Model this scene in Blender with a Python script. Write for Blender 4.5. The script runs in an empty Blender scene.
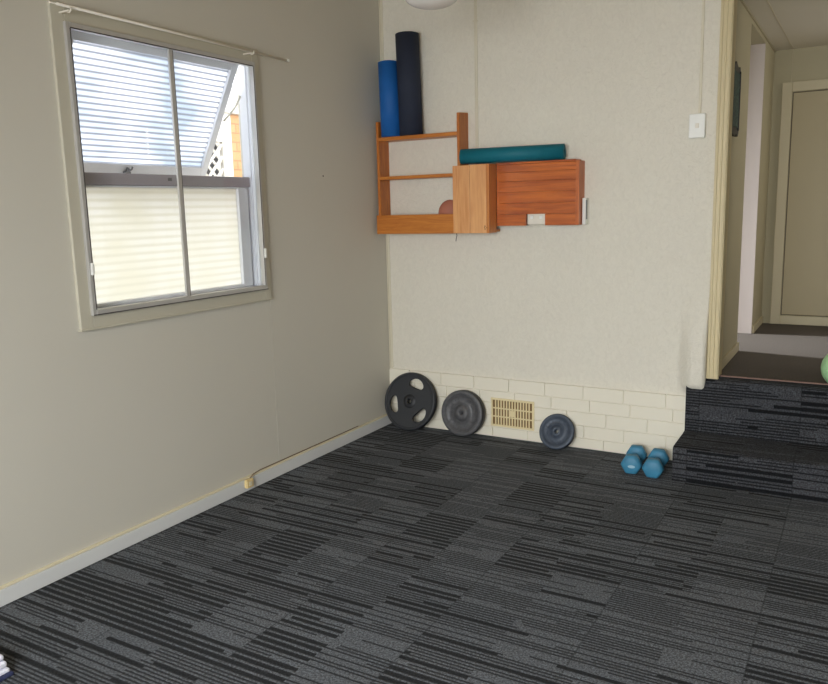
import bpy, bmesh, math, random
from mathutils import Matrix, Vector
random.seed(7)
scene = bpy.context.scene
COL = scene.collection
R = math.radians

# ------------------------------------------------------------------ materials
def srgb(r, g, b):
    f = lambda c: (c/12.92 if c <= .04045 else ((c+.055)/1.055)**2.4)
    return (f(r/255), f(g/255), f(b/255), 1)

class NT:
    def __init__(s, name):
        s.m = bpy.data.materials.new(name); s.m.use_nodes = True
        s.t = s.m.node_tree; s.t.nodes.clear()
        s.out = s.n('ShaderNodeOutputMaterial')
    def n(s, typ, **kw):
        x = s.t.nodes.new(typ)
        for k, v in kw.items(): setattr(x, k, v)
        return x
    def put(s, sock, v):
        if isinstance(v, bpy.types.NodeSocket): s.t.links.new(v, sock)
        else: sock.default_value = v
    def math(s, op, a, b=0.0, c=None):
        x = s.n('ShaderNodeMath', operation=op); s.put(x.inputs[0], a); s.put(x.inputs[1], b)
        if c is not None: s.put(x.inputs[2], c)
        return x.outputs[0]
    def mix(s, f, a, b, blend='MIX'):
        x = s.n('ShaderNodeMix', data_type='RGBA', blend_type=blend)
        s.put(x.inputs[0], f); s.put(x.inputs[6], a); s.put(x.inputs[7], b)
        return x.outputs[2]
    def coords(s):
        return s.n('ShaderNodeTexCoord').outputs['Object']
    def mapping(s, vec, scale=(1, 1, 1), loc=(0, 0, 0)):
        x = s.n('ShaderNodeMapping'); s.put(x.inputs[0], vec)
        x.inputs['Scale'].default_value = scale; x.inputs['Location'].default_value = loc
        return x.outputs[0]
    def noise(s, vec, scale, detail=3, rough=.5, dist=0):
        x = s.n('ShaderNodeTexNoise'); s.put(x.inputs['Vector'], vec)
        x.inputs['Scale'].default_value = scale; x.inputs['Detail'].default_value = detail
        x.inputs['Roughness'].default_value = rough; x.inputs['Distortion'].default_value = dist
        return x.outputs[0]
    def ramp(s, f, stops):
        x = s.n('ShaderNodeValToRGB'); s.put(x.inputs[0], f); e = x.color_ramp.elements
        while len(e) < len(stops): e.new(.5)
        for k, (p, c) in enumerate(stops): e[k].position = p; e[k].color = c
        return x.outputs[0]
    def bsdf(s, color, rough=.6, metal=0.0, bump=None, bs=.3, bd=.002, spec=.5):
        b = s.n('ShaderNodeBsdfPrincipled')
        s.put(b.inputs['Base Color'], color); s.put(b.inputs['Roughness'], rough)
        s.put(b.inputs['Metallic'], metal); b.inputs['Specular IOR Level'].default_value = spec
        if bump is not None:
            u = s.n('ShaderNodeBump'); u.inputs['Strength'].default_value = bs
            u.inputs['Distance'].default_value = bd
            s.put(u.inputs['Height'], bump); s.put(b.inputs['Normal'], u.outputs[0])
        s.t.links.new(b.outputs[0], s.out.inputs[0])
        return b

def paint(name, c, rough=.6, bscale=200, bs=.1, bd=.001, var=.04, spec=.4):
    t = NT(name); v = t.coords()
    col = t.mix(t.noise(v, 1.7, 4), tuple(x*(1-var) for x in c[:3])+(1,), tuple(min(1, x*(1+var)) for x in c[:3])+(1,))
    t.bsdf(col, rough, 0, t.noise(v, bscale, 2), bs, bd, spec)
    return t.m

def stucco(name, c):
    t = NT(name); v = t.coords()
    n1 = t.noise(t.mapping(v, (1, 1, .75)), 42, 5, .62, 1.2)
    n2 = t.noise(v, 150, 3)
    h = t.math('ADD', n1, t.math('MULTIPLY', n2, .35))
    big = t.noise(v, 1.3, 4)
    col = t.mix(big, tuple(x*.95 for x in c[:3])+(1,), tuple(min(1, x*1.03) for x in c[:3])+(1,))
    col = t.mix(t.ramp(n1, [(.3, (0, 0, 0, 1)), (.62, (1, 1, 1, 1))]), t.mix(.10, col, (0.25, .22, .16, 1)), col)
    t.bsdf(col, .75, 0, h, .75, .006, .3)
    return t.m

def wood(name, dark, light, axis='X', scale=1.0, rough=.38, knots=0.0):
    t = NT(name); v = t.coords()
    sc = {'X': (1.2, 14, 14), 'Y': (14, 1.2, 14), 'Z': (14, 14, 1.2)}[axis]
    m = t.mapping(v, tuple(a*scale for a in sc), (3.1, 1.7, .3))
    n = t.noise(m, 2.2, 6, .6, 1.4)
    fine = t.noise(t.mapping(v, tuple(a*scale*5 for a in sc)), 2.0, 3, .6)
    f = t.math('ADD', t.math('MULTIPLY', n, .75), t.math('MULTIPLY', fine, .25))
    col = t.ramp(f, [(.32, dark), (.68, light)])
    t.bsdf(col, rough, 0, fine, .08, .001, .5)
    return t.m

def carpet(name, light, dark, stripes=True):
    t = NT(name); v = t.coords()
    sp = t.n('ShaderNodeSeparateXYZ'); t.put(sp.inputs[0], v)
    X, Y, Z = sp.outputs
    x = t.math('SUBTRACT', X, 1.525); w = t.math('ADD', Y, Z)
    def wn(a, b=0.0, c=0.0):
        cb = t.n('ShaderNodeCombineXYZ'); t.put(cb.inputs[0], a); t.put(cb.inputs[1], b); t.put(cb.inputs[2], c)
        q = t.n('ShaderNodeTexWhiteNoise', noise_dimensions='3D'); t.put(q.inputs['Vector'], cb.outputs[0])
        return q.outputs['Value']
    speck = t.noise(v, 130, 3, .85)
    fuzz = t.noise(v, 90, 3, .7)
    slow = t.noise(v, 2.3, 3)
    base = t.mix(t.ramp(speck, [(.42, (0, 0, 0, 1)), (.60, (1, 1, 1, 1))]), tuple(c*.40 for c in light[:3])+(1,), tuple(c*1.7 for c in light[:3])+(1,))
    base = t.mix(t.math('MULTIPLY', slow, .5), base, t.mix(.5, base, srgb(84, 74, 66)))
    h = t.math('MULTIPLY', fuzz, 1.0)
    if stripes:
        def layer(p, duty, seglen, thr, bx, by, dens, seed):
            line = t.math('FLOOR', t.math('DIVIDE', w, p))
            seg = t.math('FLOOR', t.math('ADD', t.math('DIVIDE', x, seglen), t.math('MULTIPLY', wn(line, seed), 4.0)))
            colb = t.math('FLOOR', t.math('DIVIDE', x, bx))
            rowb = t.math('FLOOR', t.math('ADD', t.math('DIVIDE', w, by), wn(colb, seed, 3.3)))
            blk = wn(colb, rowb, seed+1.5)
            th = t.math('SUBTRACT', thr, t.math('MULTIPLY', t.math('SUBTRACT', blk, .5), dens))
            on = t.math('GREATER_THAN', wn(line, seg, seed+7.7), th)
            fr = t.math('FRACT', t.math('DIVIDE', w, p))
            tri = t.math('ABSOLUTE', t.math('SUBTRACT', fr, .5))
            mr = t.n('ShaderNodeMapRange'); t.put(mr.inputs[0], tri)
            mr.inputs[1].default_value = duty/2-.07; mr.inputs[2].default_value = duty/2+.07
            mr.inputs[3].default_value = 1; mr.inputs[4].default_value = 0
            return t.math('MULTIPLY', on, mr.outputs[0])
        a = layer(.0158, .50, .37, .34, .25, .21, .55, 1.0)
        b = layer(.0316, .60, .5, .70, .25, .29, 1.0, 11.0)
        s = t.math('MAXIMUM', t.math('MULTIPLY', a, .80), t.math('MULTIPLY', b, .95))
        # tile joints along the room's depth
        jf = t.math('ABSOLUTE', t.math('SUBTRACT', t.math('FRACT', t.math('ADD', t.math('DIVIDE', x, .5), .5)), .5))
        joint = t.math('LESS_THAN', jf, .006)
        s2 = t.math('MAXIMUM', s, t.math('MULTIPLY', joint, .45))
        tile = wn(t.math('FLOOR', t.math('DIVIDE', x, .25)), t.math('FLOOR', t.math('DIVIDE', w, .25)), 4.0)
        base = t.mix(t.math('MULTIPLY', tile, .22), base, tuple(c*.55 for c in light[:3])+(1,))
        base = t.mix(t.math('MULTIPLY', s2, .93), base, dark)
        h = t.math('SUBTRACT', h, t.math('MULTIPLY', s, .6))
    b = t.bsdf(base, .92, 0, h, .6, .004, .12)
    b.inputs['Sheen Weight'].default_value = .03
    return t.m

def reeded(name, c1, c2, period, emis, z0=0.0, trans=.12, vary=None):
    """translucent ribbed glass: fine horizontal ribs scatter the daylight behind it"""
    t = NT(name); v = t.coords()
    sp = t.n('ShaderNodeSeparateXYZ'); t.put(sp.inputs[0], v)
    fr = t.math('FRACT', t.math('DIVIDE', sp.outputs[2], period))
    f = t.ramp(fr, [(0, (1, 1, 1, 1)), (.40, (1, 1, 1, 1)), (.62, (0, 0, 0, 1)), (.80, (.15, .15, .15, 1)), (1, (1, 1, 1, 1))])
    soft = t.noise(t.mapping(v, (1, 2.0, 2.6)), 1.6, 2)
    ca = t.mix(t.ramp(soft, [(.40, (0, 0, 0, 1)), (.66, (1, 1, 1, 1))]), c1, vary or c1)
    col = t.mix(f, c2, ca)
    tr = t.n('ShaderNodeBsdfTranslucent'); t.put(tr.inputs[0], col)
    cl = t.n('ShaderNodeBsdfTransparent'); cl.inputs[0].default_value = (.95, .97, 1, 1)
    gl = t.n('ShaderNodeBsdfGlossy'); gl.inputs['Roughness'].default_value = .25
    m1 = t.n('ShaderNodeMixShader'); m1.inputs[0].default_value = trans
    t.t.links.new(tr.outputs[0], m1.inputs[1]); t.t.links.new(cl.outputs[0], m1.inputs[2])
    m2 = t.n('ShaderNodeMixShader'); m2.inputs[0].default_value = .04
    t.t.links.new(m1.outputs[0], m2.inputs[1]); t.t.links.new(gl.outputs[0], m2.inputs[2])
    t.t.links.new(m2.outputs[0], t.out.inputs[0])
    return t.m

def clear_glass(name):
    t = NT(name)
    cl = t.n('ShaderNodeBsdfTransparent'); cl.inputs[0].default_value = (.97, .98, .98, 1)
    gl = t.n('ShaderNodeBsdfGlossy'); gl.inputs['Roughness'].default_value = .03
    m2 = t.n('ShaderNodeMixShader'); m2.inputs[0].default_value = .03
    t.t.links.new(cl.outputs[0], m2.inputs[1]); t.t.links.new(gl.outputs[0], m2.inputs[2])
    t.t.links.new(m2.outputs[0], t.out.inputs[0])
    return t.m

def simple(name, c, rough=.5, metal=0, bscale=120, bs=.05, bd=.001, spec=.5, var=.06, vs=12):
    t = NT(name); v = t.coords()
    col = t.mix(t.noise(v, vs, 4), tuple(x*(1-var) for x in c[:3])+(1,), tuple(min(1, x*(1+var)) for x in c[:3])+(1,))
    t.bsdf(col, rough, metal, t.noise(v, bscale, 3), bs, bd, spec)
    return t.m

def brickmat(name):
    t = NT(name); v = t.coords()
    sp = t.n('ShaderNodeSeparateXYZ'); t.put(sp.inputs[0], v)
    cb = t.n('ShaderNodeCombineXYZ'); t.put(cb.inputs[0], sp.outputs[1]); t.put(cb.inputs[1], sp.outputs[2])
    b = t.n('ShaderNodeTexBrick'); t.put(b.inputs['Vector'], cb.outputs[0])
    b.inputs['Color1'].default_value = srgb(186, 142, 98); b.inputs['Color2'].default_value = srgb(196, 154, 112)
    b.inputs['Mortar'].default_value = srgb(160, 124, 92); b.inputs['Scale'].default_value = 1
    b.inputs['Brick Width'].default_value = .23; b.inputs['Row Height'].default_value = .086
    b.inputs['Mortar Size'].default_value = .007
    t.bsdf(b.outputs[0], .85)
    return t.m

M = {}
M['wall_left'] = paint('cream_wall_paint', srgb(202, 198, 186), .62, 160, .05, .0015, .03)
M['stucco'] = stucco('textured_plaster', srgb(226, 221, 207))
M['brick_paint'] = paint('painted_brick', srgb(230, 224, 207), .55, 90, .25, .002, .035)
M['strip'] = paint('cream_cover_strip', srgb(216, 209, 188), .5, 60, .05, .001, .03)
M['trim'] = paint('cream_gloss_trim', srgb(208, 194, 156), .45, 60, .05, .001, .04)
M['skirting'] = paint('pale_skirting_paint', srgb(212, 213, 212), .45, 60, .05, .001, .04)
M['skirt_top'] = paint('yellowed_skirting_top', srgb(222, 212, 182), .5, 60, .05, .001, .05)
M['casing'] = paint('window_casing_paint', srgb(190, 185, 168), .5, 60, .05, .001, .03)
M['white_paint'] = paint('white_window_paint', srgb(225, 226, 232), .45, 60, .05, .001, .03)
M['transom'] = paint('backlit_transom_mauve', srgb(168, 160, 166), .5)  # the transom's backlit shade is put into its colour
M['ceiling'] = paint('ceiling_paint', srgb(190, 162, 112), .8)
M['hall_wall'] = paint('olive_cream_hall_paint', srgb(176, 168, 140), .6)
M['hall_ceil'] = paint('grey_cream_hall_ceiling', srgb(206, 200, 184), .7)
M['hall_white'] = paint('pinkish_white_reveal_paint', srgb(214, 204, 200), .6)
M['hall_door'] = paint('beige_door_paint', srgb(172, 160, 128), .5)
M['hall_trim'] = paint('beige_door_trim', srgb(196, 186, 156), .5)
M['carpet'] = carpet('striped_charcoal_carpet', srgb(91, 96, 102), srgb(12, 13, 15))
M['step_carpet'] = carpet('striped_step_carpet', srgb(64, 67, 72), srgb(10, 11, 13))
M['hall_carpet'] = carpet('brown_hall_carpet', srgb(92, 86, 80), srgb(40, 34, 30), False)
M['dark_gap'] = simple('dark_gap', srgb(58, 46, 38), .9)
M['copper_strip'] = simple('copper_brown_strip', srgb(112, 86, 76), .45, .3)
M['aluminium'] = simple('dull_aluminium', srgb(188, 186, 182), .4, .35, 200, .03)
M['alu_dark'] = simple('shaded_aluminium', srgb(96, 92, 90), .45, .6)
M['steel'] = simple('grey_steel', srgb(120, 120, 122), .35, .9)
M['wood_rail'] = wood('honey_pine_horizontal', srgb(172, 94, 30), srgb(208, 134, 54), 'X')
M['wood_up'] = wood('honey_pine_upright', srgb(156, 82, 26), srgb(202, 124, 50), 'Z')
M['wood_box'] = wood('pale_golden_board', srgb(200, 132, 74), srgb(230, 174, 116), 'Z', .8)
M['wood_box_side'] = wood('golden_edge_board', srgb(186, 108, 40), srgb(206, 132, 58), 'Z')
M['wood_red'] = wood('red_orange_board', srgb(142, 58, 14), srgb(208, 112, 40), 'X', .6, .30)
M['wood_red_up'] = wood('red_orange_edge', srgb(164, 78, 26), srgb(204, 114, 52), 'Z', .8, .35)
M['seam'] = simple('dark_seam', srgb(92, 42, 18), .8)
M['mat_blue'] = simple('bright_blue_foam', srgb(26, 96, 170), .62, 0, 300, .2, .001, .35)
M['mat_navy'] = simple('dark_navy_foam', srgb(42, 48, 64), .75, 0, 300, .2, .001, .3)
M['mat_teal'] = simple('teal_foam', srgb(10, 104, 120), .6, 0, 300, .2, .001, .35)
M['rubber'] = simple('matt_black_rubber', srgb(48, 50, 53), .55, 0, 200, .1, .001, .4, .12)
M['iron'] = simple('worn_grey_cast_iron', srgb(88, 88, 90), .5, .1, 70, .5, .002, .5, .45, 45)
M['iron_blue'] = simple('dark_blue_grey_iron', srgb(70, 79, 92), .5, .1, 70, .4, .002, .5, .3, 40)
M['iron_edge'] = simple('black_iron_edge', srgb(42, 43, 46), .5, .3, 70, .3, .002)
M['vinyl_blue'] = simple('worn_blue_vinyl', srgb(56, 124, 156), .5, 0, 60, .2, .001, .5, .28, 30)
M['scuff'] = simple('pale_scuff', srgb(150, 184, 200), .6)
M['vent'] = simple('yellowed_vent_plastic', srgb(228, 212, 168), .5)
M['vent_dark'] = simple('vent_void', srgb(120, 94, 56), .9)
M['plastic_white'] = simple('white_plastic', srgb(232, 232, 226), .35)
M['plastic_warm'] = simple('aged_white_plastic', srgb(226, 220, 206), .4)
M['plastic_beige'] = simple('beige_plastic', srgb(220, 196, 140), .5)
M['grey_mark'] = simple('grey_mark', srgb(120, 124, 126), .5)
M['cable'] = simple('brown_cable', srgb(120, 100, 78), .6)
M['wire'] = simple('dark_wire', srgb(60, 50, 44), .6)
M['pink'] = simple('dusty_pink_rubber', srgb(176, 110, 88), .65)
M['green'] = simple('light_green_rubber', srgb(176, 222, 168), .38, 0, 60, .05, .001, .5, .12, 8)
M['opal'] = simple('opal_glass', srgb(238, 232, 226), .25)
M['towel'] = simple('white_terry', srgb(226, 226, 238), .95, 0, 400, .6, .002)
M['towel_navy'] = simple('navy_terry', srgb(44, 50, 84), .95, 0, 400, .6, .002)
M['art_black'] = simple('black_metal_frame', srgb(34, 36, 36), .5)
M['glass_up'] = reeded('ribbed_glass_upper', srgb(236, 238, 244), srgb(152, 154, 160), .0272, 0, 0, .02, srgb(190, 197, 206))
M['glass_low'] = reeded('ribbed_glass_lower', srgb(226, 225, 222), srgb(216, 214, 206), .034, 0, 0, .02, srgb(222, 220, 212))
M['glass_clear'] = clear_glass('clear_pane')
M['neighbour_brick'] = brickmat('orange_brick')
M['neighbour_cream'] = paint('cream_weatherboard', srgb(214, 208, 190), .7)
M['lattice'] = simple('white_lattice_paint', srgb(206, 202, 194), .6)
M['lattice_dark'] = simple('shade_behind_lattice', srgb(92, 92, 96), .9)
M['grass'] = simple('yard_concrete', srgb(170, 166, 158), .9)

def artmat():
    t = NT('teal_abstract_artwork'); v = t.coords()
    n = t.noise(t.mapping(v, (1, 9, 14)), 1.6, 4, .6, 2.0)
    col = t.ramp(n, [(.36, srgb(24, 30, 30)), (.5, srgb(34, 70, 66)), (.6, srgb(60, 96, 90)), (.72, srgb(116, 112, 96))])
    t.bsdf(col, .6); return t.m
M['art'] = artmat()

# ------------------------------------------------------------------ mesh helpers
class MB:
    def __init__(s): s.bm = bmesh.new()
    def box(s, x0, x1, y0, y1, z0, z1, bev=0, seg=2, mat=0, m=None):
        r = bmesh.ops.create_cube(s.bm, size=1)
        vs = r['verts']
        T = Matrix.Translation(((x0+x1)/2, (y0+y1)/2, (z0+z1)/2)) @ Matrix.Diagonal((abs(x1-x0), abs(y1-y0), abs(z1-z0), 1))
        if m is not None: T = m @ T
        bmesh.ops.transform(s.bm, matrix=T, verts=vs)
        fs = set(f for v in vs for f in v.link_faces)
        for f in fs: f.material_index = mat
        if bev:
            es = list(set(e for v in vs for e in v.link_edges))
            rr = bmesh.ops.bevel(s.bm, geom=es, offset=bev, segments=seg, affect='EDGES', profile=.5)
            for f in rr['faces']: f.material_index = mat
        return s
    def lathe(s, prof, n=48, m=Matrix(), mat=0, closed=False):
        """prof: (radius, height) pairs turned about local z"""
        rings = []
        for r, h in prof:
            if r < 1e-6: rings.append([s.bm.verts.new(m @ Vector((0, 0, h)))])
            else: rings.append([s.bm.verts.new(m @ Vector((r*math.cos(2*math.pi*k/n), r*math.sin(2*math.pi*k/n), h))) for k in range(n)])
        pairs = list(zip(rings, rings[1:]))
        if closed: pairs.append((rings[-1], rings[0]))
        for a, b in pairs:
            for k in range(n):
                k2 = (k+1) % n
                if len(a) == 1 and len(b) == 1: continue
                if len(a) == 1: f = s.bm.faces.new((a[0], b[k], b[k2]))
                elif len(b) == 1: f = s.bm.faces.new((a[k], b[0], a[k2]))
                else: f = s.bm.faces.new((a[k], b[k], b[k2], a[k2]))
                f.smooth = True; f.material_index = mat
        return s
    def tube(s, pts, r, n=10, mat=0):
        pts = [Vector(p) for p in pts]; rings = []
        for i, p in enumerate(pts):
            d = (pts[min(i+1, len(pts)-1)] - pts[max(i-1, 0)]).normalized()
            a = d.orthogonal().normalized() if i == 0 else (rings[-1][1] - d*rings[-1][1].dot(d)).normalized()
            b = d.cross(a)
            rings.append(([s.bm.verts.new(p + (a*math.cos(2*math.pi*k/n)+b*math.sin(2*math.pi*k/n))*r) for k in range(n)], a))
        for (ra, _), (rb, _) in zip(rings, rings[1:]):
            for k in range(n):
                f = s.bm.faces.new((ra[k], ra[(k+1) % n], rb[(k+1) % n], rb[k])); f.smooth = True; f.material_index = mat
        for rg, _ in (rings[0], rings[-1]):
            try:
                f = s.bm.faces.new(rg); f.material_index = mat
            except ValueError: pass
        return s
    def prism(s, poly, axis, a0, a1, mat=0, bev=0):
        """extrude a polygon; axis X: poly is (y,z); Y: (x,z); Z: (x,y)"""
        def P(q, a):
            return {'X': (a, q[0], q[1]), 'Y': (q[0], a, q[1]), 'Z': (q[0], q[1], a)}[axis]
        A = [s.bm.verts.new(P(q, a0)) for q in poly]; B = [s.bm.verts.new(P(q, a1)) for q in poly]
        fs = [s.bm.faces.new(A), s.bm.faces.new(B[::-1])]
        n = len(poly)
        for k in range(n): fs.append(s.bm.faces.new((A[k], B[k], B[(k+1) % n], A[(k+1) % n])))
        for f in fs: f.material_index = mat
        if bev:
            es = list(set(e for f in fs for e in f.edges))
            bmesh.ops.bevel(s.bm, geom=es, offset=bev, segments=2, affect='EDGES')
        return s
    def build(s, name, mats, parent=None, loc=None, rot=None, smooth_angle=None):
        bmesh.ops.recalc_face_normals(s.bm, faces=s.bm.faces)
        me = bpy.data.meshes.new(name); s.bm.to_mesh(me); s.bm.free()
        for m in (mats if isinstance(mats, (list, tuple)) else [mats]): me.materials.append(m)
        o = bpy.data.objects.new(name, me); COL.objects.link(o)
        if parent: o.parent = parent
        if loc: o.location = loc
        if rot: o.rotation_euler = rot
        return o

def tag(o, label, cat, group=None):
    o['label'] = label; o['category'] = cat
    if group: o['group'] = group
    return o
def thing(name, label, cat, loc=(0, 0, 0), rot=(0, 0, 0), group=None):
    o = bpy.data.objects.new(name, None); COL.objects.link(o)
    o.location = loc; o.rotation_euler = rot; o.empty_display_size = .1
    return tag(o, label, cat, group)
def struct(o, label=None):
    o['kind'] = 'structure'
    if label: o['label'] = label
    return o
def sthing(name, loc=(0, 0, 0), label=None):
    o = bpy.data.objects.new(name, None); COL.objects.link(o); o.location = loc; o.empty_display_size = .1
    return struct(o, label)

CEIL = 2.85; XR = 3.6; YF = -5.6
# ------------------------------------------------------------------ room shell
m = MB(); m.box(-.15, XR+.1, YF-.1, .06, -.08, 0); struct(m.build('floor', M['carpet']), 'charcoal striped carpet tile floor')
WL0, WL1, WZ0, WZ1 = -2.335, -1.222, 1.045, 2.236   # hole in the left wall
m = MB()
m.box(-.12, 0, YF-.1, WL0, 0, CEIL); m.box(-.12, 0, WL1, .1, 0, CEIL)
m.box(-.12, 0, WL0, WL1, 0, WZ0); m.box(-.12, 0, WL0, WL1, WZ1, CEIL)
bmesh.ops.remove_doubles(m.bm, verts=m.bm.verts, dist=1e-5)
wl = struct(m.build('wall_left', M['wall_left']), 'smooth cream wall with the window in it')
for y in (-1.194,):                               # sheet joints in the lining
    z0, z1 = (.08, .99)
    MB().box(-.001, .0012, y-.0015, y+.0015, z0, z1).build('joint_strip', M['wall_left'], wl)
m = MB()
m.box(-.12, 2.098, 0, .1, 0, CEIL); m.box(3.0, XR+.1, 0, .1, 0, CEIL); m.box(2.098, 3.0, 0, .1, 2.555, CEIL)
# plaster swells out where it meets the top of the steps
ss = lambda t: (lambda u: u*u*(3-2*u))(max(0, min(1, t)))
NX, NZ = 36, 44; X0_, X1_, Z0_, Z1_ = 1.885, 2.0505, .388, 1.05
gr = []
for i in range(NX+1):
    x = X0_+(X1_-X0_)*i/NX; row = []
    for j in range(NZ+1):
        z = Z0_+(Z1_-Z0_)*j/NZ
        g = ss((x-X0_)/.10)*ss((z-Z0_)/.072)*ss((Z1_-z)/.50)
        g *= 1 if x < 2.03 else (1-.35*((x-2.03)/.0205)**2)
        row.append(m.bm.verts.new((x, -.0003-.062*g, z)))
    gr.append(row)
for i in range(NX):
    for j in range(NZ):
        f = m.bm.faces.new((gr[i][j], gr[i+1][j], gr[i+1][j+1], gr[i][j+1])); f.smooth = True
edge = [m.bm.verts.new((X1_, 0, v.co.z)) for v in gr[-1]]
for j in range(NZ): m.bm.faces.new((gr[-1][j], edge[j], edge[j+1], gr[-1][j+1]))
wb = struct(m.build('wall_back', M['stucco']), 'cream textured plaster wall above a low painted brick course')
# painted brick plinth
m = MB(); m.box(.0, 1.995, -.013, -.0005, 0, .372)
rows = [(.002, .066), (.066, .143), (.143, .226), (.226, .301), (.301, .384)]
offs = [.08, .087, .181, .233-.01, .351-.24]
for (z0, z1), off in zip(rows, offs):
    x = off - .24*2 + (1.61-.087)*0
    base = {0: 1.73, 1: 1.61, 2: 1.643+.10, 3: 1.728-.085, 4: 1.842}[rows.index((z0, z1))]
    js = []
    b = base
    while b > .02: b -= .24
    while b < 2.24: js.append(b); b += .24
    for j in js:
        a0, a1 = max(.004, j), min(1.994, j+.24)
        if a1-a0 > .01:
            d = random.uniform(-.0012, .0012)
            m.box(a0+.0018, a1-.0018, -.021+d, -.006, z0+.0022, z1-.0022, .0022, 2)
m.build('brick_plinth', M['brick_paint'], wb)
m = MB()
m.box(.003, .010, -.012, 0, .385, CEIL); m.box(.010, .026, -.007, 0, .385, CEIL, .003)
m.build('corner_bead', M['strip'], wb)
m = MB(); m.box(.664, .668, -.003, 0, 1.55, CEIL); m.box(.670, .684, -.006, 0, 1.55, CEIL, .002); m.box(.657, .688, -.008, 0, 2.535, 2.541)
m.build('joint_cover', M['strip'], wb)
m = MB(); m.box(XR, XR+.1, YF-.1, 0, 0, CEIL); struct(m.build('wall_right', M['wall_left']))
m = MB()   # front wall behind the camera with a wide window opening
m.box(-.12, .9, YF-.1, YF, 0, CEIL); m.box(3.3, XR, YF-.1, YF, 0, CEIL); m.box(.9, 3.3, YF-.1, YF, 0, .75); m.box(.9, 3.3, YF-.1, YF, 2.3, CEIL)
struct(m.build('wall_front', M['wall_left']))
m = MB(); m.box(-.12, XR+.1, YF-.1, .1, CEIL, CEIL+.08); struct(m.build('ceiling', M['ceiling']))
# left skirting with its yellowed top bead
bb = struct(MB().box(0, .016, YF, -.022, 0, .064, .003).build('baseboard_left', M['skirting']), 'pale grey skirting board')
MB().box(0, .013, YF, -.022, .0645, .076, .003).build('top_bead', M['skirt_top'], bb)
# carpeted steps
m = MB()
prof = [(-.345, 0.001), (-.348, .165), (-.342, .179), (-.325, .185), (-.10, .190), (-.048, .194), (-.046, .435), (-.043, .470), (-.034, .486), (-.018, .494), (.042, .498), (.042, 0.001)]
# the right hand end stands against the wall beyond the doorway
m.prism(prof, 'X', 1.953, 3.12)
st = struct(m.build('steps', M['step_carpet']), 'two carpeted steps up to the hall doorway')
struct(MB().box(2.10, 3.0, .042, .056, .485, .5055, .002).build('trim_2', M['copper_strip']), 'thin copper brown carpet strip across the doorway')
# door casing
m = MB()
m.box(2.052, 2.114, -.022, -.0005, .494, 2.62, .003)
for a in (2.058, 2.079, 2.100): m.box(a, a+.010, -.030, -.015, .496, 2.62, .004)
m.box(2.098, 2.1125, -.0005, .10, .501, 2.56, .002)
dt = struct(m.build('trim_1', M['trim']), 'ribbed cream casing of the hall doorway')
m = MB(); m.box(2.1, 3.05, -.022, -.0005, 2.562, 2.63, .003); m.build('head_casing', M['trim'], dt)
m = MB(); m.box(2.985, 3.055, -.022, -.0005, .5, 2.56, .003); m.build('side_casing', M['trim'], dt)

# ------------------------------------------------------------------ hall
HC = 2.53
struct(MB().box(-.7, 4.0, .056, 2.2, .40, .5).build('floor_hall', M['hall_carpet']), 'dark brown hall carpet beyond the doorway')
m = MB(); m.box(1.98, 2.085, .1, .865, .5, HC); m.box(1.98, 2.085, 1.60, 2.15, .5, HC); m.box(1.98, 2.085, .865, 1.60, 2.495, HC)
bmesh.ops.remove_doubles(m.bm, verts=m.bm.verts, dist=1e-5)
hw = struct(m.build('wall_hall_left', M['hall_wall']), 'olive cream hall side wall')
m = MB(); m.box(1.975, 2.083, 1.586, 1.5995, .501, 2.494); m.build('white_reveal', M['hall_white'], hw)
m = MB(); m.box(-.7, 4.1, 2.15, 2.25, .4, HC)
hb = struct(m.build('wall_hall_back', M['hall_wall']), 'olive cream wall at the end of the hall')
MB().box(2.206, 2.2085, 2.147, 2.15, 2.30, HC).build('joint_strip', M['hall_trim'], hb)
m = MB(); m.box(3.05, 3.15, .1, .7, .5, HC); m.box(3.05, 3.15, 1.7, 2.15, .5, HC)  # gap made up so the added hall fill can shine in
struct(m.build('wall_hall_right', M['hall_wall']))
struct(MB().box(4.0, 4.1, 0, 2.25, .4, HC).build('wall_fill_recess', M['hall_white']))  # added walls closing in the unseen recess of the fill light
struct(MB().box(3.7, 4.1, 0, .1, .4, HC).build('wall_fill_recess', M['hall_white']))
struct(MB().box(-.8, -.12, 0, .1, 0, HC+.06).build('wall_side_room', M['hall_white']))
struct(MB().box(-.8, -.7, .1, 2.25, .4, HC).build('wall_side_room', M['hall_white']))
hc = struct(MB().box(-.8, 4.1, .0999, 2.25, HC, HC+.06).build('ceiling_hall', M['hall_ceil']))
MB().box(2.205, 2.208, .1, 2.15, HC-.003, HC).build('ceiling_joint', M['hall_trim'], hc)
MB().box(2.0855, 2.096, .105, 2.149, HC-.010, HC-.001, .003).build('cornice', M['hall_wall'], hc)
b1 = struct(MB().box(2.0855, 2.098, .105, .865, .5005, .556, .003).build('baseboard_hall', M['hall_trim']), 'cream skirting in the hall')
b2 = struct(MB().box(2.0855, 2.098, 1.60, 2.147, .5005, .556, .003).build('baseboard_hall', M['hall_trim']))
d2 = sthing('door_2', (2.6, 2.14, .5), 'flat beige door with raised casing at the hall end')
def at_d2(o): o.location = (-2.6, -2.14, -.5); return o
m = MB()
m.box(2.150, 2.220, 2.122, 2.1495, .502, 2.295, .004); m.box(2.220, 2.93, 2.122, 2.1495, 2.225, 2.295, .004)
m.box(2.93, 3.0, 2.122, 2.1495, .502, 2.295, .004); m.box(2.220, 2.93, 2.122, 2.1495, .502, .570, .004)
at_d2(m.build('door_frame', M['hall_trim'], d2))
at_d2(MB().box(2.223, 2.927, 2.147, 2.1495, .572, 2.222).build('shadow_gap', M['dark_gap'], d2))
at_d2(MB().box(2.2275, 2.9225, 2.134, 2.1465, .577, 2.2175, .002).build('door_panel', M['hall_door'], d2))
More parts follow.
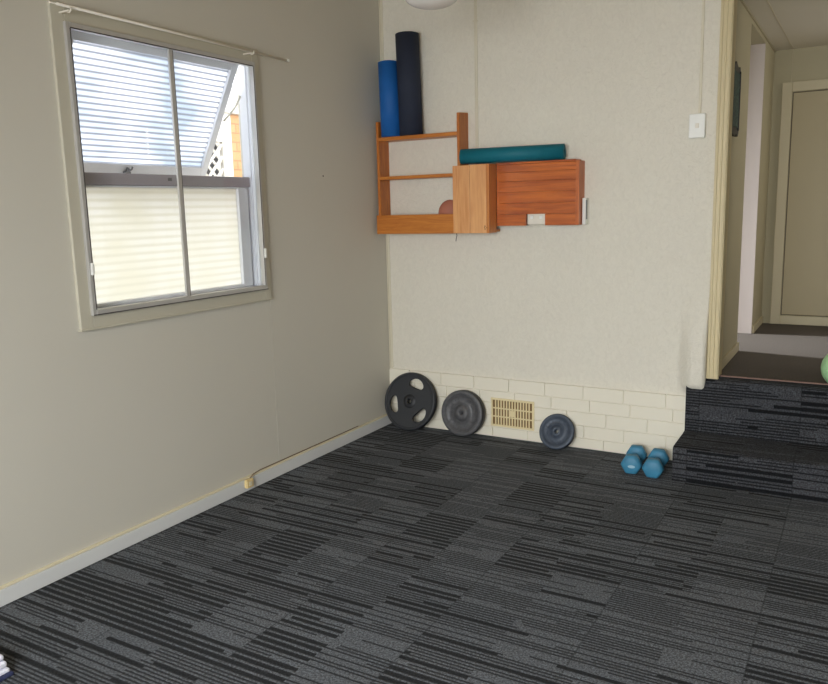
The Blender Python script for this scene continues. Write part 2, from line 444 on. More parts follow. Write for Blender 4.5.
# hanging ornament on the hall wall
t = thing('wall_hanging', 'narrow dark ornamental wall hanging with a teal centre, just inside the hall', 'wall hanging', (2.0855, .235, 1.80))
m = MB()
pts = [(-.10, .02), (-.085, 0), (-.05, .014), (0, -.006), (.05, .014), (.085, 0), (.10, .02), (.094, .17), (.10, .34), (.085, .372), (.05, .352), (0, .384), (-.05, .352), (-.085, .372), (-.10, .34), (-.094, .17)]
m.prism([(q[0]*1.6, q[1]) for q in pts], 'X', .0005, .018, 0, .0015); m.build('frame', M['art_black'], t)
MB().box(.0182, .0215, -.105, .105, .045, .33, .001).build('artwork', M['art'], t)
for s in (-1, 1): MB().box(.0182, .026, s*.115-.006, s*.115+.006, .03, .345, .003).build('side_rod', M['art_black'], t)

# ------------------------------------------------------------------ window in the left wall
w = sthing('window_1', (0, -1.79, 1.045), 'white timber window with upper sash pushed open and ribbed glass')
def W(mb, name, mat, parent=None):
    o = mb.build(name, mat, parent or w)
    if parent is None: o.location = (0, 1.79, -1.045)
    return o
m = MB(); yl, yr = -2.381, -1.200
m.box(.0005, .018, yl, -2.322, .994, 2.268, .003); m.box(.0005, .018, -1.252, yr, .994, 2.268, .003)
m.box(.0005, .018, -2.322, -1.252, .994, 1.050, .003); m.box(.0005, .018, -2.322, -1.252, 2.198, 2.268, .003)
m.box(.0005, .024, yl-.006, yr+.006, .988, .996, .002)
W(m, 'casing', M['casing'])
m = MB()     # thick timber frame lining the hole
m.box(-.115, 0, WL0, WL0+.028, WZ0, WZ1, .002); m.box(-.100, 0, WL1-.010, WL1, WZ0, WZ1, .002)
m.box(-.115, 0, WL0, WL1, WZ0, WZ0+.02, .002); m.box(-.115, 0, WL0, WL1, WZ1-.012, WZ1, .002)
m.box(-.115, -.075, WL1-.034, WL1-.010, WZ0+.02, 1.583, .002); m.box(-.03, -.018, WL1-.020, WL1-.010, WZ0+.02, WZ1-.012, .002); m.box(-.052, -.044, WL1-.016, WL1-.010, WZ0+.02, WZ1-.012, .002)
W(m, 'timber_frame', M['white_paint'])
W(MB().box(-.16, -.05, WL0+.028, WL1-.020, 1.583, 1.634, .004), 'transom', M['transom'])
# secondary aluminium slider on the room side
A = MB()
A.box(.004, .034, -2.330, -2.312, 1.047, 2.200, .002); A.box(.004, .034, -1.262, -1.246, 1.047, 2.200, .002)
A.box(.004, .036, -2.312, -1.262, 1.047, 1.072, .002); A.box(.004, .034, -2.312, -1.262, 2.178, 2.200, .002)
al = W(A, 'slider_frame', M['aluminium'])
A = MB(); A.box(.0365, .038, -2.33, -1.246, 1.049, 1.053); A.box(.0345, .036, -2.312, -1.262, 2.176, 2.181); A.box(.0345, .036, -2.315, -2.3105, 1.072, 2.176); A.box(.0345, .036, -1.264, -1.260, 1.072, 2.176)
W(A, 'track_shadow_line', M['alu_dark'])  # dark strips drawn in as shadow lines along the slider frame
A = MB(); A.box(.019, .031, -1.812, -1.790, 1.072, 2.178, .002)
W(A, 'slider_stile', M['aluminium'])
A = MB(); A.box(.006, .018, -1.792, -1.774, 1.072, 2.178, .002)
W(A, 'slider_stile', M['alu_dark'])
for y0, y1, x in ((-2.312, -1.806, .025), (-1.786, -1.262, .012)):
    W(MB().box(x-.001, x+.001, y0, y1, 1.072, 2.178), 'slider_pane', M['glass_clear'])
for y in (-2.318, -1.256):
    W(MB().box(.034, .046, y-.006, y+.006, 1.215, 1.265, .003), 'slider_catch', M['plastic_white'])
# fixed lower sash
S = MB(); X0, X1 = -.095, -.058
S.box(X0, X1, WL0+.028, -2.272, 1.066, 1.582, .003); S.box(X0, X1, -1.325, WL1-.034, 1.066, 1.582, .003)
S.box(X0, X1, -2.272, -1.325, 1.066, 1.082, .003); S.box(X0, X1, -2.272, -1.325, 1.574, 1.582, .002)
ls = W(S, 'fixed_sash', M['white_paint'])
W(MB().box(-.080, -.076, -2.272, -1.325, 1.082, 1.574), 'ribbed_pane', M['glass_low'])
# top hung awning sash, pushed out at the bottom
aw = bpy.data.objects.new('awning_sash', None)
S = MB(); L = .632; h0, h1 = -.53, .455
S.box(-.034, 0, h0, h0+.04, -L, 0, .003); S.box(-.034, 0, h1-.042, h1, -L, 0, .003)
S.box(-.034, 0, h0+.04, h1-.042, -.052, 0, .003); S.box(-.034, 0, h0+.04, h1-.042, -L, -L+.055, .003)
S.bm.verts.ensure_lookup_table()
aw = S.build('awning_sash', M['white_paint'], w)
aw.location = (-.032, -1.74+1.79, 2.203-1.045); aw.rotation_euler = (0, R(27.5), 0)
g = MB().box(-.019, -.015, h0+.04, h1-.042, -L+.055, -.052).build('ribbed_pane', M['glass_up'], aw)
hd = MB(); hd.box(0, .012, -.09, -.05, -L+.008, -L+.022, .002); hd.tube([(.008, -.085, -L+.015), (.022, -.075, -L+.03), (.024, -.063, -L+.044), (.018, -.058, -L+.052)], .0045, 8)
hd.box(.0, .018, -.078, -.062, -L+.0, -L+.040, .003)
hd.build('sash_handle', M['steel'], aw)
m = MB(); m.tube([(-.055, -1.272, 2.04), (-.09, -1.274, 1.99), (-.13, -1.278, 1.955), (-.165, -1.285, 1.925)], .0055, 8)
W(m, 'stay_arm', M['plastic_warm'])
W(MB().box(-.052, -.0495, -1.80, -1.775, 1.605, 1.62, .001).lathe([(0, 0), (.006, 0), (.006, .012), (0, .014)], 12, Matrix.Translation((-.05, -1.74, 1.612)) @ Matrix.Rotation(R(90), 4, 'Y')), 'striker_plate', M['steel'])

# curtain rod over the window
t = thing('curtain_rod', 'thin white curtain rod across the top of the window', 'curtain rod', (.075, -1.7, 2.237))
m = MB(); m.tube([(0, -.69, .007), (0, .655, -.004)], .0055, 10); m.build('rod', M['plastic_warm'], t)
m = MB()
m.box(-.008, .008, .655, .672, -.010, .004, .003); m.build('end_cap', M['plastic_white'], t)
for y in (-.64, .39):
    m = MB(); m.box(-.0745, -.070, y-.012, y+.012, -.03, .03, .002); m.box(-.072, .004, y-.004, y+.004, -.010, -.004, .001)
    m.tube([(-.01, y, -.012), (.002, y, -.014), (.011, y, -.008), (.012, y, .004)], .003, 8); m.build('bracket', M['plastic_warm'], t)
m = MB(); m.tube([(-.045, -.69, .02), (-.045, .40, .012)], .003, 8)
m.build('back_wire', M['plastic_warm'], t)

# ------------------------------------------------------------------ outside the window
struct(MB().box(-9, -.15, -9, 8, -.3, -.2).build('ground', M['grass']), 'pale concrete yard outside')
t = thing('brick_house', 'orange brick house wall seen through the gap of the open sash', 'house', (-2.55, 2.66, -.2))
MB().box(-.1, 0, -1.35, 2.5, 0, 2.58).build('brick_wall', M['neighbour_brick'], t)
MB().box(-.14, .05, -1.58, 2.5, 2.58, 2.84, .01).build('fascia', M['lattice'], t)
MB().box(-.08, .03, -1.62, -1.36, 0, 2.58, .005).build('corner_post', M['lattice'], t)
t = thing('lattice_screen', 'white lattice screen beside the orange brick wall outside', 'lattice', (-2.45, .46, -.2))
m = MB()
import itertools
for k in range(-9, 20):
    for sgn in (1, -1):
        y0 = -.55+k*.11
        # strips clipped to the panel
        zlo, zhi = 1.55, 2.30; ylo, yhi = -.55, .62
        a = (y0, zlo) if sgn > 0 else (y0+.75, zlo)
        bq = (y0+.75, zhi) if sgn > 0 else (y0, zhi)
        def cl(p, q):
            (ya, za), (yb, zb) = p, q
            t0, t1 = 0.0, 1.0
            for lo, hi in ((ylo, yhi),):
                d = yb-ya
                ta, tb = (lo-ya)/d, (hi-ya)/d
                if ta > tb: ta, tb = tb, ta
                t0, t1 = max(t0, ta), min(t1, tb)
            if t0 >= t1-.01: return None
            return (ya+(yb-ya)*t0, za+(zb-za)*t0), (ya+(yb-ya)*t1, za+(zb-za)*t1)
        c = cl(a, bq)
        if c:
            (ya, za), (yb, zb) = c
            ln = math.hypot(yb-ya, zb-za); an = math.atan2(zb-za, yb-ya)
            T = Matrix.Translation((.006*sgn, (ya+yb)/2, (za+zb)/2)) @ Matrix.Rotation(an, 4, 'X')
            m.box(-.004, .004, -ln/2, ln/2, -.014, .014, m=T)
m.build('lattice_strips', M['lattice'], t)
m = MB(); m.box(-.02, .02, -.6, .66, 1.49, 1.55, .003); m.box(-.02, .02, -.6, .66, 2.30, 2.35, .003)
m.box(-.02, .02, -.6, -.55, 0, 2.3, .003); m.box(-.02, .02, .62, .66, 0, 2.3, .003); m.build('frame', M['lattice'], t)
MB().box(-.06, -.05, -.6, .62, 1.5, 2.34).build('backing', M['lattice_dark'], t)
t = thing('boundary_fence', 'cream weatherboard fence outside, blurred behind the lower window pane', 'fence', (-2.2, -1.5, -.2))
m = MB()
for k in range(13):
    z = k*.15; m.prism([(-.02, z), (.0, z), (-.012, z+.165), (-.02, z+.165)], 'Y', -5, 2.0) if False else m.box(-.02, .0, -4.0, 1.6, z, z+.145, .004)
m.build('weatherboards', M['neighbour_cream'], t)
for y in (-2.4, -.9, .5): MB().box(-.08, -.022, y-.04, y+.04, 0, 1.95, .004).build('post', M['neighbour_cream'], t)

# ------------------------------------------------------------------ wall shelf unit
SH = thing('wall_shelf', 'honey pine wall shelf with two thin shelves and a boxed front', 'shelf', (.45, -.001, 1.296))
def H(mb, name, mat, parent=None):
    o = mb.build(name, mat, SH); o.location = (-.45, .001, -1.296); return o
m = MB(); m.prism([(-.12, 1.30), (-.001, 1.30), (-.001, 2.004), (-.12, 1.996)], 'X', .022, .041, 0, .0015); H(m, 'side_panel', M['wood_up'])
m = MB(); m.prism([(-.12, 1.30), (-.001, 1.30), (-.001, 2.017), (-.12, 2.009)], 'X', .597, .616, 0, .0015); H(m, 'side_panel', M['wood_up'])
H(MB().box(.0415, .5965, -.12, -.001, 1.877, 1.900, .0015), 'shelf_board', M['wood_rail'])
H(MB().box(.0415, .5965, -.12, -.001, 1.636, 1.656, .0015), 'shelf_board', M['wood_rail'])
H(MB().box(.0415, .5965, -.1195, -.001, 1.300, 1.318, .0015), 'bottom_board', M['wood_rail'])
H(MB().box(.019, .6045, -.140, -.1205, 1.294, 1.413, .002), 'front_rail', M['wood_rail'])
H(MB().box(.605, .7165, -.200, -.182, 1.297, 1.694, .0015), 'front_board', M['wood_box'])
H(MB().box(.7185, .824, -.200, -.182, 1.297, 1.696, .0015), 'front_board', M['wood_box'])
H(MB().box(.8245, .842, -.200, -.094, 1.297, 1.697, .0015), 'end_board', M['wood_box_side'])
H(MB().box(.606, .6165, -.1815, -.141, 1.300, 1.690, .001), 'return_board', M['wood_up'])
H(MB().box(.6170, .8235, -.1815, -.001, 1.300, 1.316, .001), 'box_base', M['wood_box_side'])
m = MB()
for z in (1.322, 1.338): m.lathe([(0, 0), (.0035, 0), (.0035, .001), (0, .0015)], 10, Matrix.Translation((.815, -.2003, z)) @ Matrix.Rotation(R(90), 4, 'X'))
for x in (.812, .826): m.lathe([(0, 0), (.0025, 0), (.0025, .001), (0, .0015)], 10, Matrix.Translation((x, -.2003, 1.33)) @ Matrix.Rotation(R(90), 4, 'X'))
H(m, 'screw_holes', M['seam'])
m = MB(); m.tube([(.585, -.12, 1.30), (.588, -.121, 1.28), (.582, -.12, 1.262), (.580, -.12, 1.246)], .0022, 8); H(m, 'loose_wire', M['wire'])

# fold-down board cabinet to the right
CB = thing('wall_cabinet', 'red-orange board cabinet with a notch in its lower edge, right of the shelf', 'cabinet', (1.1, -.001, 1.335))
def K(mb, name, mat):
    o = mb.build(name, mat, CB); o.location = (-1.1, .001, -1.335); return o
zs = [1.3355, 1.402, 1.466, 1.530, 1.592, 1.645, 1.690]
for i in range(6):
    z0, z1 = zs[i]+.0003, zs[i+1]-.0003
    if i == 0:
        K(MB().box(.8435, 1.026, -.093, -.075, z0, z1, .001), 'face_board', M['wood_red'])
        m = MB(); m.box(1.146, 1.3295, -.093, -.075, z0, z1, .001)
    else:
        m = MB(); m.box(.8435, 1.3295, -.093, -.075, z0, z1, .001)
    K(m, 'face_board', M['wood_red'])
K(MB().box(1.330, 1.350, -.100, -.001, 1.3365, 1.694, .0015), 'side_board', M['wood_red_up'])
K(MB().box(.8435, 1.3295, -.100, -.001, 1.6905, 1.702, .001), 'top_board', M['wood_red'])
K(MB().box(.8435, .86, -.074, -.001, 1.337, 1.689, .001), 'side_board', M['wood_red_up'])
m = MB(); m.box(1.012, 1.025, -.0745, -.03, 1.337, 1.41); m.box(1.147, 1.16, -.0745, -.03, 1.337, 1.41); m.box(1.012, 1.16, -.0745, -.03, 1.410, 1.42)
K(m, 'notch_lining', M['seam'])

# wall outlet showing in the notch
t = thing('wall_outlet', 'white double power outlet showing in the notch of the wall cabinet', 'outlet', (1.086, -.001, 1.380))
ob_ = MB().box(-.058, .058, -.070, 0, -.040, .0285, .004).build('body', M['plastic_warm'], t)
for x in (-.028, .028):
    MB().box(x-.010, x+.010, -.0745, -.0705, -.006, .012, .002).build('rocker', M['plastic_white'], ob_)
# slim power board beyond the cabinet
t = thing('power_board', 'slim white power board with grey marks on the wall by the cabinet edge', 'power board', (1.366, -.001, 1.336))
pb_ = MB().box(-.012, .010, -.055, 0, 0, .150, .004).build('body', M['plastic_white'], t)
MB().box(.0075, .0112, -.052, -.030, .030, .140, .001).build('grey_strip', M['grey_mark'], pb_)

# dusty pink roll on the lowest shelf
m = MB(); T = Matrix.Translation((.512, -.062, 1.418)) @ Matrix.Rotation(R(12), 4, 'Y') @ Matrix.Diagonal((.078, .048, .082, 1))
m.lathe([(math.sin(math.pi*k/14), -math.cos(math.pi*k/14)) for k in range(15)], 28, T)
m.box(.445, .585, -.108, -.015, 1.3185, 1.42, .02, 3)
bmesh.ops.recalc_face_normals(m.bm, faces=m.bm.faces)
tag(m.build('yoga_block', M['pink']), 'dusty pink rounded foam block behind the shelf front rail', 'yoga block')

# ------------------------------------------------------------------ rolled mats
def rolled(name, label, mat, radius, length, M4, edge=None, turns=4):
    """a mat rolled into a tube; spiral windings show at both ends"""
    bm = MB(); th = .0075; n = 40
    inner = radius - th*turns
    prof = []
    steps = n*turns
    def rr(i, o): return inner + th*(i/n) + (th*.9 if o else 0)
    prev = None
    for i in range(steps+1):
        a = 2*math.pi*i/n
        row = []
        for o in (0, 1):
            r = min(rr(i, o), radius)
            jit = .0012*math.sin(i*.35)
            for z in (0+jit, length+jit): row.append(bm.bm.verts.new(M4 @ Vector((r*math.cos(a), r*math.sin(a), z))))
        if prev:
            for q in ((0, 1), (3, 2), (1, 3), (2, 0)):
                f = bm.bm.faces.new((prev[q[0]], prev[q[1]], row[q[1]], row[q[0]])); f.smooth = q in ((0, 1), (3, 2))
        else: bm.bm.faces.new((row[0], row[1], row[3], row[2]))
        prev = row
    bm.bm.faces.new((prev[0], prev[2], prev[3], prev[1]))
    # faint ribs on the outside come from the material; close the core with a dark disc set back
    bm.lathe([(0, .02), (inner, .02)], n, M4); bm.lathe([(0, length-.01), (inner, length-.01)], n, M4)
    return tag(bm.build(name, mat), label, 'exercise mat', 'rolled exercise mats')
G = 'x'
rolled('rolled_exercise_mat', 'shorter bright blue rolled mat standing in the corner on the shelf', M['mat_blue'], .066, .455,
       Matrix.Translation((.112, -.076, 1.9015)) @ Matrix.Rotation(R(-1.2), 4, 'Y') @ Matrix.Rotation(R(200), 4, 'Z'))
rolled('rolled_exercise_mat', 'tall dark navy rolled mat standing on the shelf', M['mat_navy'], .073, .605,
       Matrix.Translation((.258, -.078, 1.9015)) @ Matrix.Rotation(R(-1.3), 4, 'Y') @ Matrix.Rotation(R(90), 4, 'Z'), turns=6)
a = Vector((.648, -.165, 1.7465)); b = Vector((1.250, -.062, 1.7475)); d = (b-a)
rot = d.to_track_quat('Z', 'Y').to_matrix().to_4x4()
rolled('rolled_exercise_mat', 'teal rolled mat lying along the top of the wall cabinet', M['mat_teal'], .0440, d.length,
       Matrix.Translation(a) @ rot @ Matrix.Rotation(R(60), 4, 'Z'), turns=4)

# ------------------------------------------------------------------ weight plates
def place_plate(o, x, D, th, wall=-.0225, tilt=None, yb=None, yaw=0):
    t = math.asin(max(0, min(.6, (-wall_off(yb) - 0)/D))) if False else tilt
    y = wall - th*math.cos(t) - D*math.sin(t) - .001
    o.location = (x, y, th*math.sin(t)+.0005)
    o.rotation_euler = (-t, 0, yaw)

def plate_curve(name, Rr, th, holes, mat, parent, bev=.006):
    cu = bpy.data.curves.new(name, 'CURVE'); cu.dimensions = '2D'; cu.fill_mode = 'BOTH'
    def spl(pts):
        s = cu.splines.new('POLY'); s.points.add(len(pts)-1); s.use_cyclic_u = True
        for i, (x, y) in enumerate(pts): s.points[i].co = (x, y, 0, 1)
    spl([(Rr*math.cos(2*math.pi*k/96), Rr*math.sin(2*math.pi*k/96)) for k in range(96)])
    for h in holes: spl(h)
    cu.extrude = th/2-bev; cu.bevel_depth = bev; cu.bevel_resolution = 2; cu.offset = -bev
    tmp = bpy.data.objects.new('tmp', cu); COL.objects.link(tmp)
    dg = bpy.context.evaluated_depsgraph_get(); dg.update()
    me = bpy.data.meshes.new_from_object(tmp.evaluated_get(dg)); bpy.data.objects.remove(tmp)
    me.name = name; me.transform(Matrix.Translation((0, th/2, Rr)) @ Matrix.Rotation(R(90), 4, 'X'))
    me.materials.clear(); me.materials.append(mat)
    for p in me.polygons: p.use_smooth = False
    o = bpy.data.objects.new(name, me); COL.objects.link(o); o.parent = parent
    return o
def grip(ang, R0, rad, tan):
    """rounded, slightly pointed hand hole"""
    pts = []
    for k in range(28):
        t = 2*math.pi*k/28
        c, s = math.cos(t), math.sin(t)
        e = .72
        u = tan*math.copysign(abs(c)**e, c); v = rad*math.copysign(abs(s)**e, s)
        v *= (1-.28*abs(c)); 
        rr = R0+v - u*u*1.6; a = ang+u/R0
        pts.append((rr*math.cos(a), rr*math.sin(a)))
    return pts
D1, T1 = .385, .036
p1 = thing('weight_plate', 'large black rubber weight plate with three grip holes, nearest the corner', 'weight plate', group='weight plates leaning on the brick')
RR = D1/2
FR = Matrix.Translation((0, 0, RR)) @ Matrix.Rotation(R(90), 4, 'X')     # lathe axis -> -Y, disc centre at height RR
circ = [(.0145*math.cos(2*math.pi*k/24), .0145*math.sin(2*math.pi*k/24)) for k in range(24)]
hls = [grip(R(a_), RR*.655, RR*.165, RR*.31) for a_ in (74, 194, -46)] + [circ]
plate_curve('disc', RR, T1*.72, hls, M['rubber'], p1).location = (0, T1*.14, 0)
m = MB(); m.lathe([(RR*.90, -T1*.5), (RR*.90, .001), (RR*.93, .004), (RR*.98, .002), (RR, -.006), (RR, -T1+.006), (RR*.98, -T1-.000), (RR*.92, -T1+.000), (RR*.90, -T1*.6)], 96, FR, closed=True)
m.build('rim', M['rubber'], p1)
m = MB(); m.lathe([(.015, -.008), (.015, .002), (.018, .004), (.034, .003), (.046, -.005)], 48, FR); m.build('hub', M['iron_edge'], p1)
place_plate(p1, .2105, D1, T1, -.0225, R(17))

def iron_plate(label, D, T, x, tilt, body, face, fine):
    t_ = thing('weight_plate', label, 'weight plate', group='weight plates leaning on the brick')
    r = D/2; F = Matrix.Translation((0, 0, r)) @ Matrix.Rotation(R(90), 4, 'X')
    m = MB()
    m = MB(); m.lathe([(r*.9, -T+.006), (r+.0006, -T+.006), (r+.0006, -.0065), (r*.9, -.0065)], 80, F, closed=True); m.build('outer_edge', body, t_)
    m = MB(); m.lathe([(.0135, -T), (.0135, -.004), (r*.30, -.004), (r*.30, -.008), (r*.84, -.008), (r*.84, -.001), (r*.87, .0), (r*.95, 0), (r, -.005), (r, -T+.005), (r*.95, -T), (.0135, -T)], 80, F)
    dm_ = m
    m = MB(); m.lathe([(.0135, -.005), (.0135, .001), (r*.18, .001), (r*.27, -.002), (r*.30, -.0075)], 48, F); m.build('hub', face, t_)
    # raised ring and cast blocks of worn, unreadable lettering round the face
    m = dm_; m.lathe([(r*.835, -.0078), (r*.83, -.003), (r*.80, -.003), (r*.795, -.0078)], 80, F)
    m.lathe([(r*.42, -.0078), (r*.415, -.005), (r*.395, -.005), (r*.39, -.0078)], 64, F)
    for k in range(fine):
        a_ = 2*math.pi*(k+.2*random.random())/fine
        if k % 6 == 5: continue
        T_ = F @ Matrix.Rotation(a_, 4, 'Z') @ Matrix.Translation((r*.61, 0, -.0065))
        q = k % 3
        m.box(-r*.09, r*.09, -r*.045, -r*.022, -.0015, .0025, .0008, 1, m=T_)
        if q != 0: m.box(-r*.09, -r*.06, -r*.045, r*.04, -.0015, .0025, .0008, 1, m=T_)
        if q != 1: m.box(r*.06, r*.09, -r*.045, r*.04, -.0015, .0025, .0008, 1, m=T_)
        if q == 2: m.box(-r*.09, r*.09, r*.02, r*.045, -.0015, .0025, .0008, 1, m=T_)
    m.build('disc', face, t_)
    place_plate(t_, x, D, T, -.0225, tilt)
    return t_
iron_plate('thick grey worn iron weight plate between the large rubber plate and the vent', .292, .058, .590, R(9.0), M['iron_edge'], M['iron'], 20)
iron_plate('smallest weight plate, dark blue-grey iron, right of the vent', .215, .034, 1.224, R(25), M['iron_edge'], M['iron_blue'], 18)

# ------------------------------------------------------------------ dumbbells
def dumbbell(label, x, y, yaw, roll=0):
    """axis along local Y, centre over the origin; six sided heads resting on a flat"""
    t_ = thing('dumbbell', label, 'dumbbell', (x, y, 0.0005), (0, 0, yaw), 'blue dumbbells')
    Rh = .058; ap = Rh*math.cos(math.pi/6)
    for s in (-1, 1):
        F = Matrix.Translation((0, s*.058, ap)) @ Matrix.Rotation(R(-90*s), 4, 'X') @ Matrix.Rotation(R(0), 4, 'Z')
        m = MB()
        rings = []
        for rr, h in ((.026, -.004), (.047, .002), (Rh, .012), (Rh, .052), (.049, .064), (.040, .067)):
            rings.append([m.bm.verts.new(F @ Vector((rr*math.cos(math.pi/3*k), rr*math.sin(math.pi/3*k), h))) for k in range(6)])
        for a_, b_ in zip(rings, rings[1:]):
            for k in range(6): m.bm.faces.new((a_[k], b_[k], b_[(k+1) % 6], a_[(k+1) % 6]))
        m.bm.faces.new(rings[0]); m.bm.faces.new(rings[-1])
        bmesh.ops.recalc_face_normals(m.bm, faces=m.bm.faces)
        bmesh.ops.bevel(m.bm, geom=[e for e in m.bm.edges], offset=.004, segments=3, affect='EDGES')
        for f in m.bm.faces: f.smooth = True
        hd_ = m.build('head', M['vinyl_blue'], t_)
    m = MB(); m.lathe([(0, -.062), (.0165, -.062), (.0175, -.03), (.0185, 0), (.0175, .03), (.0165, .062), (0, .062)], 24, Matrix.Translation((0, 0, ap)) @ Matrix.Rotation(R(90), 4, 'X'))
    m.build('handle', M['vinyl_blue'], t_)
    return t_
d_a = dumbbell('left blue six-sided dumbbell with a pale scuff on its front end', 1.725, -.232, R(6))
m = MB(); m.lathe([(0, 0), (.010, .0002), (.014, 0)], 12, Matrix.Translation((.004, -.1258, .046)) @ Matrix.Rotation(R(90), 4, 'X') @ Matrix.Diagonal((1.4, .6, 1, 1)))
m.build('scuff_mark', M['scuff'], [c for c in d_a.children if c.name.startswith('head')][0])
dumbbell('right blue six-sided dumbbell, next to the carpeted step', 1.846, -.246, R(4))

# ------------------------------------------------------------------ vent
t = thing('air_vent', 'yellowed slatted plastic air vent set in the painted brick', 'vent', (.909, -.0225, .166))
m = MB(); W2, H2 = .146, .092
m.box(-W2, W2, -.008, 0, H2-.013, H2, .002); m.box(-W2, W2, -.008, 0, -H2, -H2+.013, .002)
m.box(-W2, -W2+.014, -.008, 0, -H2+.013, H2-.013, .002); m.box(W2-.014, W2, -.008, 0, -H2+.013, H2-.013, .002)
m.box(-.016, .016, -.008, -.001, -.020, .020, .003)
m.build('frame', M['vent'], t)
m = MB()
for k in range(1, 14):
    x = -W2+.014 + k*(2*W2-.028)/14
    m.box(x-.0042, x+.0042, -.006, -.001, -H2+.013, H2-.013)
for z in (-.027, .027): m.box(-W2+.014, W2-.014, -.007, -.001, z-.004, z+.004)
m.build('slats', M['vent'], t)
MB().box(-W2+.012, W2-.012, -.0008, -.0001, -H2+.012, H2-.012).build('dark_back', M['vent_dark'], t)

# ------------------------------------------------------------------ light switch with its conduit
t = thing('light_switch', 'square white light switch on the plaster beside the doorway', 'light switch', (1.963, -.001, 1.84))
sw = MB().box(-.046, .036, -.030, 0, -.062, .062, .005, 3).build('plate', M['plastic_white'], t)
MB().box(-.012, .006, -.036, -.0305, -.012, .012, .002).build('rocker', M['plastic_warm'], sw)
m = MB(); m.box(1.958, 1.972, -.010, -.0005, 1.904, CEIL-.002, .003)
struct(m.build('trim_3', M['strip']), 'thin surface conduit running up from the light switch')

# skirting socket and cable
t = thing('cable_socket', 'small beige socket box on the left skirting', 'socket', (.0165, -1.475, .022))
MB().box(0, .022, -.026, .024, 0, .046, .004).build('body', M['plastic_beige'], t)
MB().box(.0222, .0245, -.012, .010, .012, .034, .001).build('cover', M['skirt_top'], t)
m = MB(); m.tube([(.024, -1.462, .069), (.019, -1.43, .080), (.0065, -1.36, .0795), (.0065, -1.0, .0795), (.0065, -.42, .0795)], .0028, 8)
tag(m.build('skirting_cable', M['cable']), 'thin brown cable running along the top of the left skirting', 'cable')
m = MB(); m.lathe([(0, 0), (.004, 0), (.0035, .003), (0, .004)], 12, Matrix.Translation((.0002, -.671, 1.651)) @ Matrix.Rotation(R(90), 4, 'Y'))
tag(m.build('wall_nail', M['wire']), 'tiny dark nail in the bare left wall', 'nail')

# ------------------------------------------------------------------ pendant lamp
t = thing('pendant_lamp', 'white opal glass ceiling lamp above the shelf, only its underside in view', 'lamp', (1.033, -1.2, 2.326))
m = MB(); prof = []
for k in range(15):
    a_ = math.pi*k/28
    prof.append((.126*math.sin(a_)**.8 if k else 0, .06-.06*math.cos(a_)))
prof += [(.121, .085), (.11, .11), (.06, .135), (.05, .15)]
m.lathe(prof, 48); m.build('shade', M['opal'], t)
m = MB(); m.lathe([(0, .15), (.055, .15), (.055, .19), (.02, .20), (.012, .21), (.012, .50), (.05, .505), (.05, .529), (0, .529)], 32); m.build('fitting', M['plastic_warm'], t)

# ------------------------------------------------------------------ green ball and towel
m = MB(); T = Matrix.Translation((2.704, -.003, .600)) @ Matrix.Diagonal((.102, .102, .1015, 1))
m.lathe([(math.sin(math.pi*k/24), -math.cos(math.pi*k/24)) for k in range(25)], 48, T)
for zz in (-.035, 0, .035):
    r_ = math.sqrt(.102**2-zz**2)
    m.lathe([(r_-.001, zz*.98-.0025), (r_+.0012, zz*.98), (r_-.001, zz*.98+.0025)], 48, Matrix.Translation((2.704, -.003, .600)))
tag(m.build('exercise_ball', M['green']), 'small light green exercise ball on the top step, at the right edge', 'ball')
t = thing('folded_towel', 'white towel with a navy edge on the carpet at the lower left corner', 'towel', (.408, -3.120, .0))
m = MB()
for k in range(3): m.box(-.15+.004*k, .055-.008*k, -.14, .03-.003*k, .002+.022*k, .023+.022*k, .008, 3)
m.build('cloth', M['towel'], t)
MB().box(.0555, .072, -.14, .030, .001, .014, .004, 2).build('navy_edge', M['towel_navy'], t)

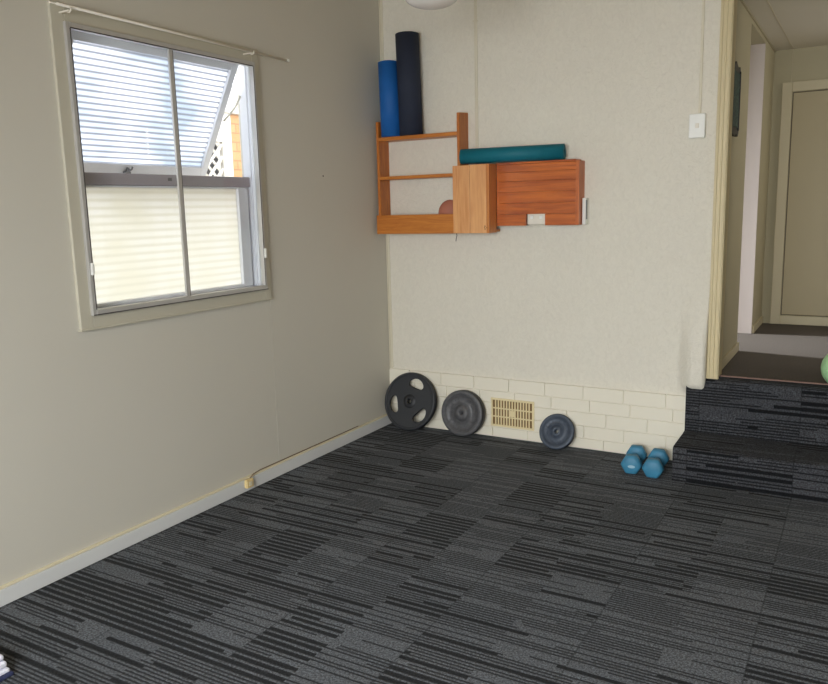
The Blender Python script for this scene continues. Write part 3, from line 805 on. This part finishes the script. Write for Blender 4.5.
# ------------------------------------------------------------------ camera
yaw, pit, rol = -.5306, -.1703, -.0256
F_ = Vector((math.sin(yaw)*math.cos(pit), math.cos(yaw)*math.cos(pit), math.sin(pit)))
r_ = Vector((math.cos(yaw), -math.sin(yaw), 0)); u_ = r_.cross(F_)
c, s = math.cos(rol), math.sin(rol); r2 = r_*c+u_*s; u2 = u_*c-r_*s
cam = bpy.data.cameras.new('camera'); cam.sensor_fit = 'HORIZONTAL'; cam.sensor_width = 36; cam.lens = 36*774.96/828
co = bpy.data.objects.new('camera', cam); COL.objects.link(co)
mw = Matrix((r2, u2, -F_)).transposed().to_4x4(); mw.translation = (2.7724, -4.3972, 1.45)
co.matrix_world = mw; cam.clip_start = .05; scene.camera = co

# ------------------------------------------------------------------ light
wd = bpy.data.worlds.new('sky'); scene.world = wd; wd.use_nodes = True
nt = wd.node_tree; nt.nodes.clear()
o = nt.nodes.new('ShaderNodeOutputWorld'); b = nt.nodes.new('ShaderNodeBackground')
b.inputs[0].default_value = (.96, .98, 1, 1); b.inputs[1].default_value = 4.6
nt.links.new(b.outputs[0], o.inputs[0])
def area(name, loc, target, sx, sy, power, color, portal=False, spread=None):
    l = bpy.data.lights.new(name, 'AREA'); l.shape = 'RECTANGLE'; l.size = sx; l.size_y = sy; l.energy = power; l.color = color
    ob = bpy.data.objects.new(name, l); COL.objects.link(ob); ob.location = loc
    ob.rotation_euler = (Vector(target)-Vector(loc)).to_track_quat('-Z', 'Y').to_euler()
    if portal: l.cycles.is_portal = True
    if spread: l.spread = spread
    return ob
area('front_window_light', (2.1, YF-.02, 1.45), (2.0, -3.2, .35), 2.3, 1.3, 66, (.95, .98, 1), spread=R(115))
area('side_room_light', (-.55, 1.26, 1.9), (2.5, 1.26, .5), .35, .35, 44, (.95, .97, 1), spread=R(75))
area('hall_fill_light', (3.95, 1.2, 1.9), (2.1, 1.3, 1.7), .6, .9, 9, (1, .96, .88))  # added fill, hidden beyond the right wall; no lamp known there

scene.view_settings.view_transform = 'Standard'
scene.view_settings.look = 'None'
scene.view_settings.exposure = 0
scene.cycles.max_bounces = 8
scene.cycles.diffuse_bounces = 5
